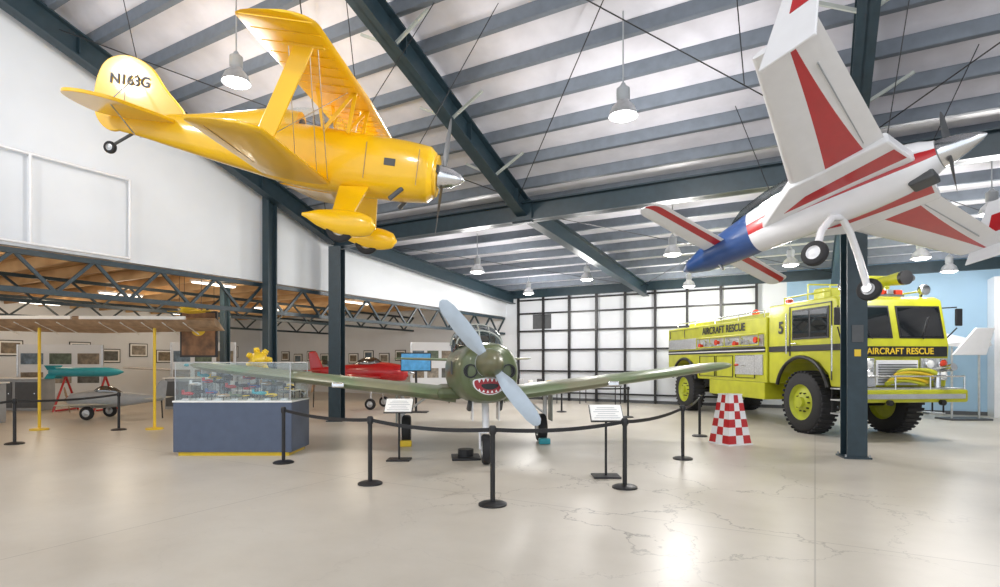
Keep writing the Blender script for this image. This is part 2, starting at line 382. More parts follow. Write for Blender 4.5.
# ------------------------------------------------------------------ yellow biplane
def biplane():
    P=frame((-6.20,6.03,4.66),(.863,.4855,-.139),(-.438,.88,.075)); e=empty('yellow_biplane',mtx=P)
    fus('fuselage',[(1.5,0,.30,.32),(1.42,0,.37,.39),(1.0,0,.40,.43),(.3,0,.39,.44),(-.5,.02,.37,.44),(-1.3,.05,.28,.35),(-2.2,.10,.16,.25),(-3.2,.16,.04,.15)],'yel',e,p=2.6)
    fus('turtledeck',[(-.55,.36,.22,.28),(-.9,.36,.24,.28),(-1.6,.30,.16,.2),(-2.5,.26,.05,.1)],'yel',e)
    rev('cowl_ring',[(0,.30),(.05,.30),(.06,.18),(.02,.1)],(1.49,0,0),(1,0,0),'yel',e)
    for s in(-1,1): box('cowl_inlet',(1.56,s*.19,.06),(.03,.14,.1),'black',e)
    rev('spinner',[(0,.17),(.05,.17),(.2,.13),(.32,.07),(.38,.01)],(1.56,0,.0),(1,0,0),'chrome',e)
    for sg in(-1,1): blade('propeller_blade',(1.62,0,0),(0,sg*.08,sg),.88,.15,'dgrey',e,tw=.6)
    for s in(-1,1):
        rod('exhaust_stub',(1.1,s*.3,-.3),(.95,s*.36,-.48),.035,'dgrey',e,10)
        box('louver',(.9,s*.402,.02),(.16,.012,.1),'dgrey',e,bevel=.005)
        for xx in(.55,1.3): box('cowl_panel_seam',(xx,s*.398,.0),(.008,.01,.5),'tan',e)
        wing('upper_wing',(.44,0,.93),(.36,s*2.3,.96),.98,.94,'yel',e,th=.12)
        wing('lower_wing',(.06,s*.3,-.36),(-.10,s*2.3,-.24),.98,.92,'yel',e,th=.12)
        for k in range(1,9):
            yy=.28*k; zz=.93+.03*yy/2.3
            box('upper_wing_rib',(-.06,s*yy,zz-.052),(.8,.012,.01),'yel',e)
        box('aileron_gap',(-.78,s*1.5,-.30),(.008,1.2,.03),'tan',e,rot=(s*.055,0,s*.02))
        vs=[];fs=[]; beam(vs,fs,(.06,s*1.66,.94),(-.36,s*1.62,-.27),.035,.22,(1,0,0)); mk('interplane_strut',vs,fs,'yel',e,bevel=.01)
        box('strut_foot_top',(.04,s*1.66,.91),(.5,.05,.05),'yel',e,bevel=.01); box('strut_foot_low',(-.38,s*1.62,-.24),(.5,.05,.05),'yel',e,bevel=.01)
        for p,q_ in(((.3,s*.35,.93),(.25,s*.33,.35)),((-.25,s*.35,.93),(-.1,s*.33,.35)),((.3,s*.35,.93),(-.1,s*.33,.35))):
            vs=[];fs=[]; beam(vs,fs,p,q_,.025,.05,(1,0,0)); mk('cabane_strut',vs,fs,'yel',e)
        for p,q_ in(((.1,s*1.65,.92),(-.1,s*.38,-.33)),((.2,s*1.65,.92),(.05,s*.38,-.33)),((-.4,s*1.6,-.25),(.2,s*.35,.9)),((-.15,s*1.65,.92),(-.4,s*.38,-.33))): rod('flying_wire',p,q_,.006,'alu',e,5)
        extr('horizontal_stabiliser',spl([(-2.35,s*.08),(-2.65,s*.75),(-2.85,s*.95),(-3.15,s*1.02),(-3.4,s*.9),(-3.5,s*.5),(-3.35,s*.08)]),.2,.25,'yel',e,axis='z',bevel=.01)
        rod('stabiliser_brace',(-2.9,s*.7,.22),(-2.95,s*.06,-.02),.01,'alu',e,6); rod('stabiliser_wire',(-2.9,s*.7,.22),(-3.0,s*.02,.85),.007,'alu',e,5)
        vs=[(.62,s*.25,-.36),(.2,s*.25,-.40),(.28,s*.72,-.9),(.54,s*.72,-.9)]; vs=[V(v) for v in vs]; vs2=[v+V((0,s*.04,.02)) for v in vs]
        mk('gear_leg_fairing',vs+vs2,[(0,1,2,3),(4,5,6,7),(0,1,5,4),(1,2,6,5),(2,3,7,6),(3,0,4,7)],'yel',e)
        pr=[(.50,0.,.015,.02),(.43,0.,.09,.12),(.25,.0,.12,.17),(0,.0,.12,.17),(-.3,.02,.07,.11),(-.52,.04,.01,.02)]
        loft('wheel_pant',[[v+V((.4,s*.74,-.95)) for v in ering(q2[0],q2[1],max(q2[2],.01),max(q2[3],.01),18)] for q2 in interp(pr,3)],'yel',e)
        wheel('main_wheel',(.42,s*.74,-1.03),(0,1,0),.19,.11,e)
    rod('gear_axle',(.4,-.74,-.93),(.4,.74,-.93),.02,'alu',e)
    extr('fin_and_rudder',spl([(-2.25,.28),(-2.6,.72),(-2.85,1.0),(-3.2,1.1),(-3.5,.97),(-3.62,.6),(-3.58,.2),(-3.35,.0),(-3.0,.1)]),-.03,.03,'yel',e,bevel=.012)
    text('registration_text','N163G',(-3.1,-.042,.74),(math.pi/2,0,0),.2,'black',e,bold=.003)
    boxb('rudder_hinge_line',(-3.17,-.033,.1),(-3.16,.033,.6),'tan',e)
    fus('canopy_glass',[(.28,.42,.05,.03),(.05,.45,.24,.16),(-.3,.46,.28,.24),(-.6,.45,.25,.24),(-.85,.42,.2,.18)],'glass',e)
    curve('canopy_frame',[(.02,.26*math.cos(t),.43+.20*math.sin(t)) for t in [math.pi*i/12 for i in range(13)]],.014,'yel',e)
    rev('pilot_seat_headrest',[(0,.02),(.02,.1),(.1,.1),(.12,.02)],(-.62,0,.45),(1,0,0),'black',e)
    rod('tailwheel_leg',(-3.0,0,.02),(-3.3,0,-.2),.022,'dgrey',e); wheel('tail_wheel',(-3.34,0,-.24),(0,1,0),.09,.06,e)
    return e,P
e,P=biplane()
def hang(par,P,pts,nm='suspension_cable'):
    for p in pts:
        w=P@V(p[:3]); tx,ty=(w.x+p[3],w.y+p[4]); tw=V((tx,ty,rz(ty)-.2)); inv=P.inverted()
        rod(nm,p[:3],inv@tw,.007,'black',par,5)
hang(e,P,[(.3,-.35,.95,-.8,.6),(.3,.35,.95,.8,.6),(-2.9,0,.6,-1.2,.2),(1.2,0,.4,.9,.8)])
# ------------------------------------------------------------------ canard airplane
def canard():
    P=frame((.56,9.49,4.16),(-.891,.36,-.25),(-.428,-.872,.2)); e=empty('canard_airplane',mtx=P)
    secs=[(2.95,-.06,.03,.03),(2.82,-.05,.13,.10),(2.5,-.02,.23,.20),(2.0,.02,.28,.28),(1.4,.08,.31,.36),(.7,.10,.34,.42),(0,.06,.34,.40),(-.5,.02,.31,.34),(-.8,0,.25,.26),(-.95,0,.19,.19)]
    def mi(i,k):
        if i<15: return 2
        if k in(14,15,27,26): return 1
        return 0
    fus('fuselage',secs,['white','red','navy'],e,n=28,p=2.3,mids=mi)
    fus('canopy',[(2.1,.22,.06,.05),(1.7,.33,.2,.2),(1.1,.42,.25,.25),(.5,.42,.25,.22),(-.1,.36,.2,.15),(-.6,.3,.1,.05)],'dglass',e)
    rev('spinner',[(0,.18),(.06,.18),(.25,.13),(.42,.06),(.48,.01)],(-.96,0,0),(-1,0,0),'chrome',e)
    for sg in(-1,1): blade('propeller_blade',(-1.05,0,0),(0,-.3*sg,.95*sg),.78,.14,'dgrey',e,tw=.7)
    box('cowl_exhaust',(-.72,0,-.27),(.3,.26,.12),'dgrey',e,bevel=.03)
    for s in(-1,1):
        sp=[(1.35,s*.25),(.55,s*.95),(-.68,s*.95),(-.75,s*.25)]
        extr('wing_strake',sp,-.1,.05,'white',e,axis='z',bevel=.03)
        extr('strake_stripe',[(.9,s*.42),(.5,s*.60),(-.66,s*.72),(-.7,s*.42)],-.104,-.101,'red',e,axis='z')
        wing('main_wing',(.56,s*.9,-.02),(-.26,s*3.3,.0),1.2,.66,['white','red'],e,th=.11,round_tip=False,stripe=lambda t:(.40+.13*t,.80-.22*t))
        box('aileron_seam',(-.56,s*1.9,-.035),(.012,1.7,.02),'grey',e,rot=(0,0,s*.13))
        wl=[(-.30,-.22),(-.88,-.22),(-1.1,.75),(-.82,.75)]
        extr('winglet',wl,s*3.28,s*3.32,'white',e,bevel=.012)
        extr('winglet_stripe',[(-.7,.2),(-.9,.2),(-1.0,.5),(-.82,.5)],s*3.27,s*3.33,'red',e)
        wing('canard_wing',(2.38,s*.15,.02),(2.38,s*2.0,.05),.42,.38,['white','red'],e,th=.13,stripe=lambda t:(.55,.85))
        curve('main_gear_leg',[(.3,0,-.3),(.33,s*.3,-.42),(.38,s*.6,-.72),(.42,s*.8,-1.1)],.05,'white',e)
        wheel('main_wheel',(.42,s*.86,-1.15),(0,1,0),.17,.1,e,hub='white')
        rod('brake',(.42,s*.76,-1.15),(.42,s*.8,-1.15),.07,'alu',e,12)
    rod('nose_gear_leg',(2.3,0,-.15),(2.2,0,-.35),.025,'alu',e)
    return e,P
e,P=canard()
hang(e,P,[(1.2,0,.5,-.6,.3),(-.5,.5,.05,.3,-.5),(-.5,-.5,.05,.8,.4),(.0,3.0,.05,-.2,.1)])
# ------------------------------------------------------------------ camouflaged low-wing aeroplane
HD=math.atan2(-.807,.5915)
def lowwing():
    e=empty('camouflage_propeller_airplane',(-6.07,9.78,0),HD)
    fus('fuselage',[(2.78,1.54,.32,.34),(2.7,1.53,.44,.44),(2.3,1.52,.52,.50),(1.4,1.5,.58,.54),(.6,1.5,.62,.56),(-.5,1.52,.62,.56),(-1.6,1.55,.55,.5),(-3.0,1.6,.36,.38),(-4.6,1.68,.14,.22),(-5.3,1.72,.05,.12)],'camo',e,n=32,p=2.3)
    fus('canopy_glass',[(1.15,1.98,.3,.03),(.8,2.02,.42,.25),(.3,2.04,.5,.40),(-.4,2.04,.5,.43),(-1.1,2.02,.42,.34),(-1.8,1.98,.2,.1)],'dglass',e,p=2.4)
    for x,ry,rh in((.8,.43,.26),(.3,.51,.41),(-.4,.51,.44),(-1.1,.43,.35)):
        curve('canopy_frame',[(x,ry*math.cos(t),2.04+rh*math.sin(t)) for t in [math.pi*i/16 for i in range(17)]],.018,'bel',e)
    curve('canopy_spine',[(1.12,0,2.01),(.8,0,2.28),(.3,0,2.46),(-.4,0,2.49),(-1.1,0,2.38),(-1.8,0,2.1)],.016,'bel',e)
    for s in(-1,1): curve('windscreen_bar',[(1.05,s*.18,2.0),(.8,s*.2,2.24),(.32,s*.22,2.42)],.014,'bel',e); box('seat_back',(-.2,s*.24,2.0),(.1,.36,.5),'tan',e,bevel=.04)
    box('instrument_coaming',(.75,0,2.0),(.3,.7,.1),'black',e,bevel=.03)
    rev('spinner',[(0,.22),(.06,.225),(.22,.19),(.38,.12),(.44,.06),(.46,.01)],(2.78,0,1.68),(1,0,0),'camo',e,n=28)
    rev('spinner_backplate',[(-.06,.23),(0,.23)],(2.8,0,1.68),(1,0,0),'alu',e)
    for sg in(-1,1): blade('propeller_blade',(2.92,0,1.68),(0,-.62*sg,.78*sg),1.22,.27,'bladeg',e,tw=.45)
    for s in(-1,1):
        rev('cowl_inlet',[(-.03,.11),(.02,.11),(.02,.09),(-.02,.085)],(2.78,s*.3,1.56),(1,0,0),'black',e,n=18)
        for k in range(4): box('cowl_louver',(2.0-k*.09,s*.56,1.6),(.02,.02,.22),'dgrey',e)
    mo=[(y*.70,1.33+(z-1.29)*.55) for y,z in spl([(-.34,1.42),(-.2,1.47),(0,1.5),(.2,1.47),(.34,1.42),(.31,1.24),(.16,1.1),(0,1.06),(-.16,1.1),(-.31,1.24)],4)]
    extr('chin_scoop',[(y*1.3,1.31+(z-1.31)*1.35) for y,z in mo],2.5,2.81,'camo',e,bevel=.02,axis='x')
    extr('mouth_edge',[(y*1.1,1.315+(z-1.315)*1.12) for y,z in mo],2.80,2.815,'white',e,axis='x')
    extr('mouth',mo,2.80,2.822,'dred',e,axis='x')
    extr('throat',[(y*.55,1.315+(z-1.315)*.4) for y,z in mo],2.821,2.83,'black',e,axis='x')
    tv=[];tf=[]
    for i in range(6):
        y=-.165+i*.066; zt=1.44-.5*y*y; zb=1.222+1.1*y*y
        for pts in(((y-.024,zt),(y+.024,zt),(y,zt-.05)),((y-.022,zb),(y+.022,zb),(y,zb+.04))):
            k=len(tv); tv+=[(2.834,a,b) for a,b in pts]; tf.append((k,k+1,k+2))
    mk('teeth',tv,tf,'white',e)
    for s in(-1,1):
        wing('wing',(1.15,s*.45,1.05),(.55,s*5.45,1.64),2.2,1.25,'camow',e,th=.15)
        box('wing_root_fillet',(.2,s*.55,1.12),(2.0,.5,.22),'camo',e,bevel=.1)
        box('landing_light',(.93,s*2.6,1.28),(.12,.22,.09),'chrome',e,bevel=.02)
        wing('horizontal_stabiliser',(-4.1,s*.1,1.75),(-4.35,s*1.95,1.8),.95,.6,'camow',e,th=.1)
        rev('navigation_light',[(0,.03),(.1,.02),(.12,.005)],(.35,s*5.45,1.64),(1,0,0),'orange' if s>0 else 'teal',e,n=10)
        rod('gear_leg',(-.3,s*1.5,1.1),(-.3,s*1.5,.32),.045,'white',e,12); rod('gear_oleo',(-.3,s*1.5,.6),(-.3,s*1.5,.3),.03,'chrome',e,12)
        boxb('gear_door',(-.5,s*1.62-.012,.45),(-.1,s*1.62+.012,1.1),'bel',e,bevel=.01)
        rod('gear_side_brace',(-.3,s*1.5,.6),(-.3,s*.9,1.05),.022,'white',e,8)
        wheel('main_wheel',(-.3,s*1.42,.3),(0,1,0),.3,.18,e)
        boxb('wheel_chock_front',(-.02,s*1.42-.12,0),(.12,s*1.42+.12,.12),'teal' if s>0 else 'yel2',e,bevel=.02)
    wing('fin',(-4.2,0,1.8),(-4.75,0,2.75),1.2,.6,'camo',e,th=.1,vertical=True)
    rod('nose_leg',(2.05,0,1.05),(2.18,0,.55),.06,'white',e,12); 
    for s in(-1,1): rod('nose_fork',(2.18,s*.1,.55),(2.2,s*.1,.25),.022,'white',e,8); boxb('nose_gear_door',(1.8,s*.22-.01,.72),(2.2,s*.22+.01,1.08),'white',e)
    boxb('fork_crown',(2.1,-.13,.52),(2.26,.13,.58),'white',e,bevel=.01)
    rod('scissor_link',(2.1,0,.85),(2.0,0,.65),.02,'alu',e,8); rod('scissor_link_low',(2.0,0,.65),(2.12,0,.53),.02,'alu',e,8)
    wheel('nose_wheel',(2.2,0,.25),(0,1,0),.25,.14,e,hub='alu')
    boxb('drip_tray',(1.3,-.55,.0),(1.85,-.05,.04),'black',e,bevel=.01); rod('battery_cart_can',(1.55,-.3,.04),(1.55,-.3,.16),.14,'black',e,14)
    for s in(-1,1): rod('exhaust',(2.1,s*.25,1.03),(1.9,s*.26,.9),.05,'dgrey',e,12)
lowwing()
# ------------------------------------------------------------------ fire truck
def truck():
    e=empty('airport_fire_truck',(.74,15.95,0),HD-.01); W=1.25; WB=-6.4
    for y in(-.45,.45): boxb('chassis_rail',(-7.4,y-.06,.85),(1.4,y+.06,1.12),'black',e)
    for x in(0,WB):
        rod('axle',(x,-.95,.74),(x,.95,.74),.1,'black',e,12); rev('differential',[(-.25,.1),(-.15,.25),(.15,.25),(.25,.1)],(x,0,.74),(1,0,0),'dgrey',e,n=16)
        for s in(-1,1):
            wheel('wheel',(x,s*1.06,.74),(0,1,0),.74,.46,e,hub='hub',hr=.58)
            rod('wheel_centre',(x,s*1.2,.74),(x,s*1.34,.74),.13,'hub',e,20)
            for k in range(10):
                a=k*math.pi/5; rod('lug_nut',(x+.22*math.cos(a),s*1.2,.74+.22*math.sin(a)),(x+.22*math.cos(a),s*1.26,.74+.22*math.sin(a)),.02,'black',e,6)
            tv=[];tf=[]
            for k in range(36):
                a=k*math.pi/18; d=V((math.cos(a),0,math.sin(a))); c=V((x,s*1.06,.74))+d*.735
                beam(tv,tf,c+V((0,-.21,0)),c+V((0,.21,0)),.06,.04,d)
            mk('tyre_tread',tv,tf,'rubber',e)
    cab=[(-1.35,1.15),(-.98,1.15),(-.9,1.42),(-.6,1.68),(-.2,1.8),(.2,1.8),(.6,1.68),(.9,1.42),(.98,1.15),(1.32,1.15),(1.4,2.05),(1.2,3.08),(1.05,3.16),(-1.35,3.16)]
    extr('cab_shell',cab,-W,W,'lime',e,bevel=.04)
    body=[(-7.8,1.15),(WB-.98,1.15),(WB-.9,1.42),(WB-.6,1.68),(WB-.2,1.78),(WB+.2,1.78),(WB+.6,1.68),(WB+.9,1.42),(WB+.98,1.15),(-1.45,1.15),(-1.45,2.9),(-7.8,2.9)]
    extr('body_shell',body,-W,W,'lime',e,bevel=.03)
    boxb('tank_top',(-6.8,-.9,2.9),(-1.8,.9,3.06),'lime',e,bevel=.03)
    boxb('lower_locker',(-4.6,-W,.7),(-1.55,W,1.15),'lime',e,bevel=.02)
    for s in(-1,1):
        y=s*(W+.012)
        def pan(n_,x0,x1,z0,z1,m,t=.012): boxb(n_,(x0,y-t,z0),(x1,y+t,z1),m,e)
        pan('stripe_dark',-7.75,-1.5,1.96,2.10,'black'); pan('stripe_dark_cab',-1.3,1.3,1.96,2.10,'black',.014)
        pan('stripe_white',-7.75,-1.5,2.01,2.04,'white',.016)
        pan('diamond_plate_rear',-7.7,-5.3,2.14,2.5,'diam'); pan('diamond_plate_mid',-3.0,-1.6,1.35,1.9,'diam')
        for x0 in(-5.25,-4.15,-3.0):
            for a,b,c_,d_ in((x0,x0+1.0,1.88,1.895),(x0,x0+1.0,1.25,1.265),(x0,x0+.015,1.25,1.895),(x0+1.0,x0+1.015,1.25,1.895)): pan('locker_seam',a,b,c_,d_,'black')
            rod('locker_handle',(x0+.4,s*(W+.04),1.6),(x0+.6,s*(W+.04),1.6),.015,'chrome',e,8)
        for x0 in(-7.6,-6.4): 
            pan('upper_locker_seam',x0,x0+1.05,2.82,2.83,'dgrey'); pan('upper_locker_seam',x0,x0+.012,2.55,2.82,'dgrey')
        boxb('pump_panel',(-5.2,y-.02,2.12),(-1.55,y+.02,2.44),'diam',e)
        for k in range(10): rev('valve',[(0,.055),(.1,.055),(.1,.085),(.14,.085)],(-5.0+k*.36,y,2.22+.08*(k%2)),(0,s,0),'chrome' if k%3 else 'orange',e,n=14)
        for z in(2.16,2.46): rod('grab_rail',(-5.2,s*(W+.14),z),(-1.6,s*(W+.14),z),.022,'lime',e,8)
        for x in(-5.2,-4.3,-3.4,-2.5,-1.6): rod('rail_standoff',(x,s*W,2.46),(x,s*(W+.14),2.46),.016,'lime',e,6); rod('rail_upright',(x,s*(W+.14),2.16),(x,s*(W+.14),2.46),.016,'lime',e,6)
        text('rescue_text','AIRCRAFT RESCUE',(-3.75,s*(W+.02),2.69),(math.pi/2,0,0 if s<0 else math.pi),.31,'black',e,bold=.006,sx=1.0)
        text('number_text','5',(-.8,s*(W+.02),2.55),(math.pi/2,0,0 if s<0 else math.pi),.42,'black',e,bold=.012)
        pan('side_window_frame',-.35,.95,2.24,2.96,'black',.008); pan('side_window',-.3,.27,2.29,2.91,'dglass',.016); pan('side_window_front',.33,.9,2.29,2.91,'dglass',.016)
        for a,b,c_,d_ in((-.45,-.43,1.85,3.05),(1.02,1.04,1.3,3.05),(-.45,1.04,3.03,3.05)): pan('door_seam',a,b,c_,d_,'dgrey')
        rod('door_handle',(-.35,s*(W+.04),2.15),(-.15,s*(W+.04),2.15),.018,'chrome',e,8)
        rod('grab_handle',(-.5,s*(W+.07),1.9),(-.5,s*(W+.07),2.9),.018,'chrome',e,8); rod('grab_handle_front',(1.12,s*(W+.07),1.5),(1.12,s*(W+.07),2.5),.018,'chrome',e,8)
        for z in(.55,.85,1.1): boxb('cab_step',(.98,s*1.05-.2,z),(1.3,s*1.05+.2,z+.03),'diam',e)
        for x in(1.0,1.28): rod('step_hanger',(x,s*1.22,.55),(x,s*1.22,1.2),.018,'black',e,6)
        for xc in(0,WB):
            pts=[(xc+.95*math.cos(a),s*(W+.03),.95+.87*math.sin(a)) for a in [math.radians(12+156*i/18) for i in range(19)]]
            curve('fender_flare',pts,.045,'black',e)
        rod('mirror_arm',(1.2,s*W,2.9),(1.42,s*(W+.16),2.9),.015,'black',e,6); rod('mirror_arm_low',(1.3,s*W,2.2),(1.42,s*(W+.16),2.45),.015,'black',e,6)
        box('mirror',(1.44,s*(W+.18),2.68),(.05,.16,.38),'black',e,bevel=.02)
        boxb('headlight_panel',(1.37,min(s*.55,s*1.18),1.3),(1.42,max(s*.55,s*1.18),1.78),'diam',e,bevel=.01)
        for k,(yy,zz) in enumerate(((1.03,1.42),(.72,1.42),(1.03,1.66),(.72,1.66))):
            rev('headlight',[(0,.11),(.06,.11),(.07,.095),(.05,.085)],(1.41,s*yy,zz),(1,0,0),'chrome',e,n=20); rev('headlight_lens',[(.05,.09),(.075,.05),(.08,.01)],(1.41,s*yy,zz),(1,0,0),'paper' if k!=2 else 'orange',e,n=18)
        rod('roof_rail',(-7.2,s*1.15,3.08),(-1.7,s*1.15,3.08),.02,'chrome',e,8)
        for x in(-7.2,-5.8,-4.4,-3.0,-1.7): rod('roof_rail_post',(x,s*1.15,2.9),(x,s*1.15,3.08),.016,'chrome',e,6)
        rev('spotlight',[(0,.04),(.05,.11),(.16,.12),(.17,.1)],(.95,s*.95,3.32),(1,0,0),'chrome',e,n=18); rod('spotlight_post',(1.0,s*.95,3.14),(1.0,s*.95,3.26),.02,'black',e,8)
        rod('rack_rail',(-.9,s*1.1,3.32),(.8,s*1.1,3.32),.02,'lime',e,8)
        for x in(-.9,0,.8): rod('rack_post',(x,s*1.1,3.15),(x,s*1.1,3.32),.018,'lime',e,6)
        rev('air_horn',[(0,.03),(.3,.035),(.42,.08)],(.3,s*.5,3.24),(1,0,0),'chrome',e,n=16)
    A=V((1.4,0,2.05));B=V((1.2,0,3.08))
    def onf(y0,y1,t0,t1,off,m,nm):
        nrm=V((B.z-A.z,0,A.x-B.x)).normalized()*off
        p=[A.lerp(B,t0)+V((0,y0,0)),A.lerp(B,t0)+V((0,y1,0)),A.lerp(B,t1)+V((0,y1,0)),A.lerp(B,t1)+V((0,y0,0))]
        vs=[v+nrm for v in p]+[v+nrm*.3 for v in p]
        mk(nm,vs,[(0,1,2,3),(4,5,6,7),(0,1,5,4),(1,2,6,5),(2,3,7,6),(3,0,4,7)],m,e)
    for s in(-1,1):
        onf(s*.08,s*1.15,.16,.86,.012,'black','windscreen_frame'); onf(s*.12,s*1.1,.2,.82,.022,'dglass','windscreen_pane')
        rod('wiper',(1.42,s*.6,2.2),(1.32,s*.85,2.7),.01,'black',e,5)
    boxb('grille_surround',(1.34,-.5,1.2),(1.40,.5,1.74),'white',e,bevel=.01)
    for k in range(8): boxb('grille_bar',(1.39,-.45,1.25+k*.055),(1.425,.45,1.27+k*.055),'dgrey',e)
    boxb('name_band',(1.375,-1.18,1.82),(1.415,1.18,2.04),'black',e)
    text('front_text','AIRCRAFT RESCUE',(1.42,.06,1.93),(math.pi/2,0,math.pi/2),.19,'yel2',e,bold=.003)
    boxb('bumper',(1.4,-1.25,.85),(1.85,1.25,1.12),'lime',e,bevel=.04); boxb('bumper_deck',(1.38,-1.2,1.12),(1.8,1.2,1.15),'diam',e)
    boxb('bumper_guard',(1.85,-1.15,.93),(1.88,1.15,1.03),'chrome',e)
    for s in(-1,1): rev('tow_eye',[(0,.06),(.08,.06)],(1.85,s*.6,.85),(1,0,0),'black',e,n=12)
    for k in range(5):
        curve('yellow_hose_%d'%k,[(1.6+.02*k+.1*math.cos(t),.0+.36*math.cos(t+.3)+.05*k,1.2+.06*k+.1*abs(math.sin(t))) for t in [i*math.pi/12 for i in range(24)]],.032,'yel2' if k%2 else 'lime',e,True)
    rod('bumper_turret_base',(1.6,.75,1.15),(1.6,.75,1.5),.07,'chrome',e,12); rod('bumper_turret_nozzle',(1.5,.75,1.5),(2.0,.75,1.6),.05,'chrome',e,12,r2=.08)
    box('siren_box',(1.55,-.85,1.28),(.22,.28,.22),'chrome',e,bevel=.03)
    rod('bumper_rail',(1.8,-1.2,1.4),(1.8,1.2,1.4),.02,'chrome',e,8)
    for yy in(-1.2,-.4,.4,1.2): rod('bumper_rail_post',(1.8,yy,1.12),(1.8,yy,1.4),.018,'chrome',e,8)
    # roof monitor: raised turret to the left side of the cab
    ty=.55
    rev('turret_base',[(0,.4),(.14,.4),(.16,.26),(.32,.22),(.34,.1)],(.1,ty,3.14),(0,0,1),'lime',e,n=20)
    rod('turret_arm',(.05,ty,3.4),(.45,ty,3.62),.1,'lime',e,14); rod('turret_barrel',(.3,ty,3.6),(.95,ty,3.6),.1,'lime',e,16,r2=.16)
    rod('turret_barrel_tip',(.95,ty,3.6),(1.04,ty,3.6),.165,'black',e,16); rod('turret_barrel_top',(.1,ty+.32,3.6),(.85,ty+.32,3.62),.07,'dgrey',e,12)
    box('turret_box',(.05,ty,3.6),(.4,.6,.32),'lime',e,bevel=.04); box('turret_motor',(-.25,ty-.45,3.4),(.3,.3,.5),'dgrey',e,bevel=.04); box('control_cabinet',(-.3,-.35,3.34),(.4,.5,.34),'lime',e,bevel=.03)
    for yy in(-.6,0,.6,1.1): rod('turret_handrail',(-.7,yy,3.16),(-.7,yy,3.66),.02,'lime',e,8)
    for z in(3.42,3.66): rod('turret_handrail_top',(-.7,-.6,z),(-.7,1.1,z),.02,'lime',e,8)
    boxb('light_bar_base',(.78,-.55,3.16),(.98,.55,3.22),'dgrey',e,bevel=.01)
    for k in range(5): boxb('light_bar_lens',(.8,-.53+k*.22,3.22),(.96,-.35+k*.22,3.33),'orange' if k%2==0 else 'chrome',e,bevel=.02)
    for x,y in((-1.0,-.9),(-1.0,.9),(-3.2,-.5)): rev('beacon',[(0,.1),(.03,.11),(.16,.09),(.2,.02)],(x,y,3.14 if x>-2 else 3.06),(0,0,1),'orange',e,n=16)
    for x in(-5.8,-4.6): rev('tank_hatch',[(0,.3),(.08,.3),(.1,.22)],(x,0,3.06),(0,0,1),'alu',e,n=20)
    box('exhaust_stack',(-1.6,.9,3.2),(.2,.2,.7),'dgrey',e,bevel=.04)
truck()
# ------------------------------------------------------------------ stanchions and belts
def post(x,y):
    e=empty('belt_barrier_post',(x,y,0))
    rev('base',[(0,.17),(.02,.17),(.035,.14),(.05,.04)],(0,0,0),(0,0,1),'black',e,n=28)
    rod('tube',(0,0,.04),(0,0,.9),.03,'black',e,16); rev('head',[(.84,.036),(.86,.042),(.93,.042),(.945,.03)],(0,0,0),(0,0,1),'black',e,n=18)
    boxb('clip',(-.05,-.012,.865),(.05,.012,.92),'black',e)
S=[(-7.8,6.43),(-5.4,5.91),(-3.34,5.76),(-2.24,7.42),(-2.02,10.12),(-2.3,13.4),(-14.45,5.18),(-15.17,7.53),(-7.5,17.6),(-13.9,2.9),(-5.0,16.9)]
for p in S: post(*p)
def belt(a,b,sag=.05):
    vs=[];fs=[];n=14; a=V((*a,.89));b=V((*b,.89)); d=(b-a).normalized(); a=a+d*.05; b=b-d*.05
    for i in range(n+1):
        t=i/n; p=a.lerp(b,t); p.z-=sag*4*t*(1-t)
        vs+=[(p.x,p.y,p.z-.025),(p.x,p.y,p.z+.025)]
    for i in range(n): fs.append((2*i,2*i+2,2*i+3,2*i+1))
    o=mk('barrier_belt',vs,fs,'black'); s=o.modifiers.new('s','SOLIDIFY'); s.thickness=.004
for a,b in((0,1),(1,2),(2,3),(3,4),(6,7),(9,6),(8,10),(4,5)): belt(S[a],S[b])
# ------------------------------------------------------------------ display case
def case():
    e=empty('glass_display_case',(-9.4,6.85,0),YW)
    boxb('kick_plate',(-1.0,-.42,0),(1.0,.42,.07),'yel2',e); boxb('plinth',(-1.07,-.47,.07),(1.07,.47,.97),'plinth',e,bevel=.01)
    boxb('deck',(-1.08,-.48,.97),(1.08,.48,1.0),'paper',e)
    for a,b in(((-1.04,-.45,1.0),(1.04,-.442,1.68)),((-1.04,.442,1.0),(1.04,.45,1.68)),((-1.04,-.45,1.0),(-1.032,.45,1.68)),((1.032,-.45,1.0),(1.04,.45,1.68)),((-1.04,-.45,1.68),(1.04,.45,1.688))): boxb('glass_pane',a,b,'glass',e)
    for x in(-1.04,1.04):
        for y in(-.45,.45): rod('corner_trim',(x,y,1.0),(x,y,1.69),.009,'alu',e,6)
    for y in(-.45,.45): rod('edge_trim',(-1.04,y,1.69),(1.04,y,1.69),.009,'alu',e,6)
    for x in(-1.04,1.04): rod('edge_trim',(x,-.45,1.69),(x,.45,1.69),.009,'alu',e,6)
    cols=['red','yel2','navy','white','camo','dgrey','teal','black','dgrey','tan','red','black']
    for i in range(27):
        x=-.9+(i%9)*.22; y=-.3+(i//9)*.28; m=cols[(i*7)%12]; z=1.0+random.uniform(.08,.2)+.14*(i//9)
        L=random.uniform(.10,.15)
        rod('model_stand',(x,y,1.0),(x,y,z),.006,'black',e,5)
        loft('model_fuselage',[[v+V((x,y,z)) for v in ering(q[0]*L,0,q[1]*.15,q[1]*.18,8)] for q in((-1,.05),(-.4,.15),(.3,.2),(.9,.12),(1,.02))],m,e)
        boxb('model_wing',(x-.03,y-.14,z-.008),(x+.05,y+.14,z+.006),cols[(i*5)%12],e); boxb('model_tail',(x-L,y-.006,z),(x-L+.05,y+.006,z+.07),m,e)
    for i in range(7): box('caption_card',(-.9+i*.3,-.38,1.02),(.12,.06,.005),'white',e,rot=(.5,0,0))
case()
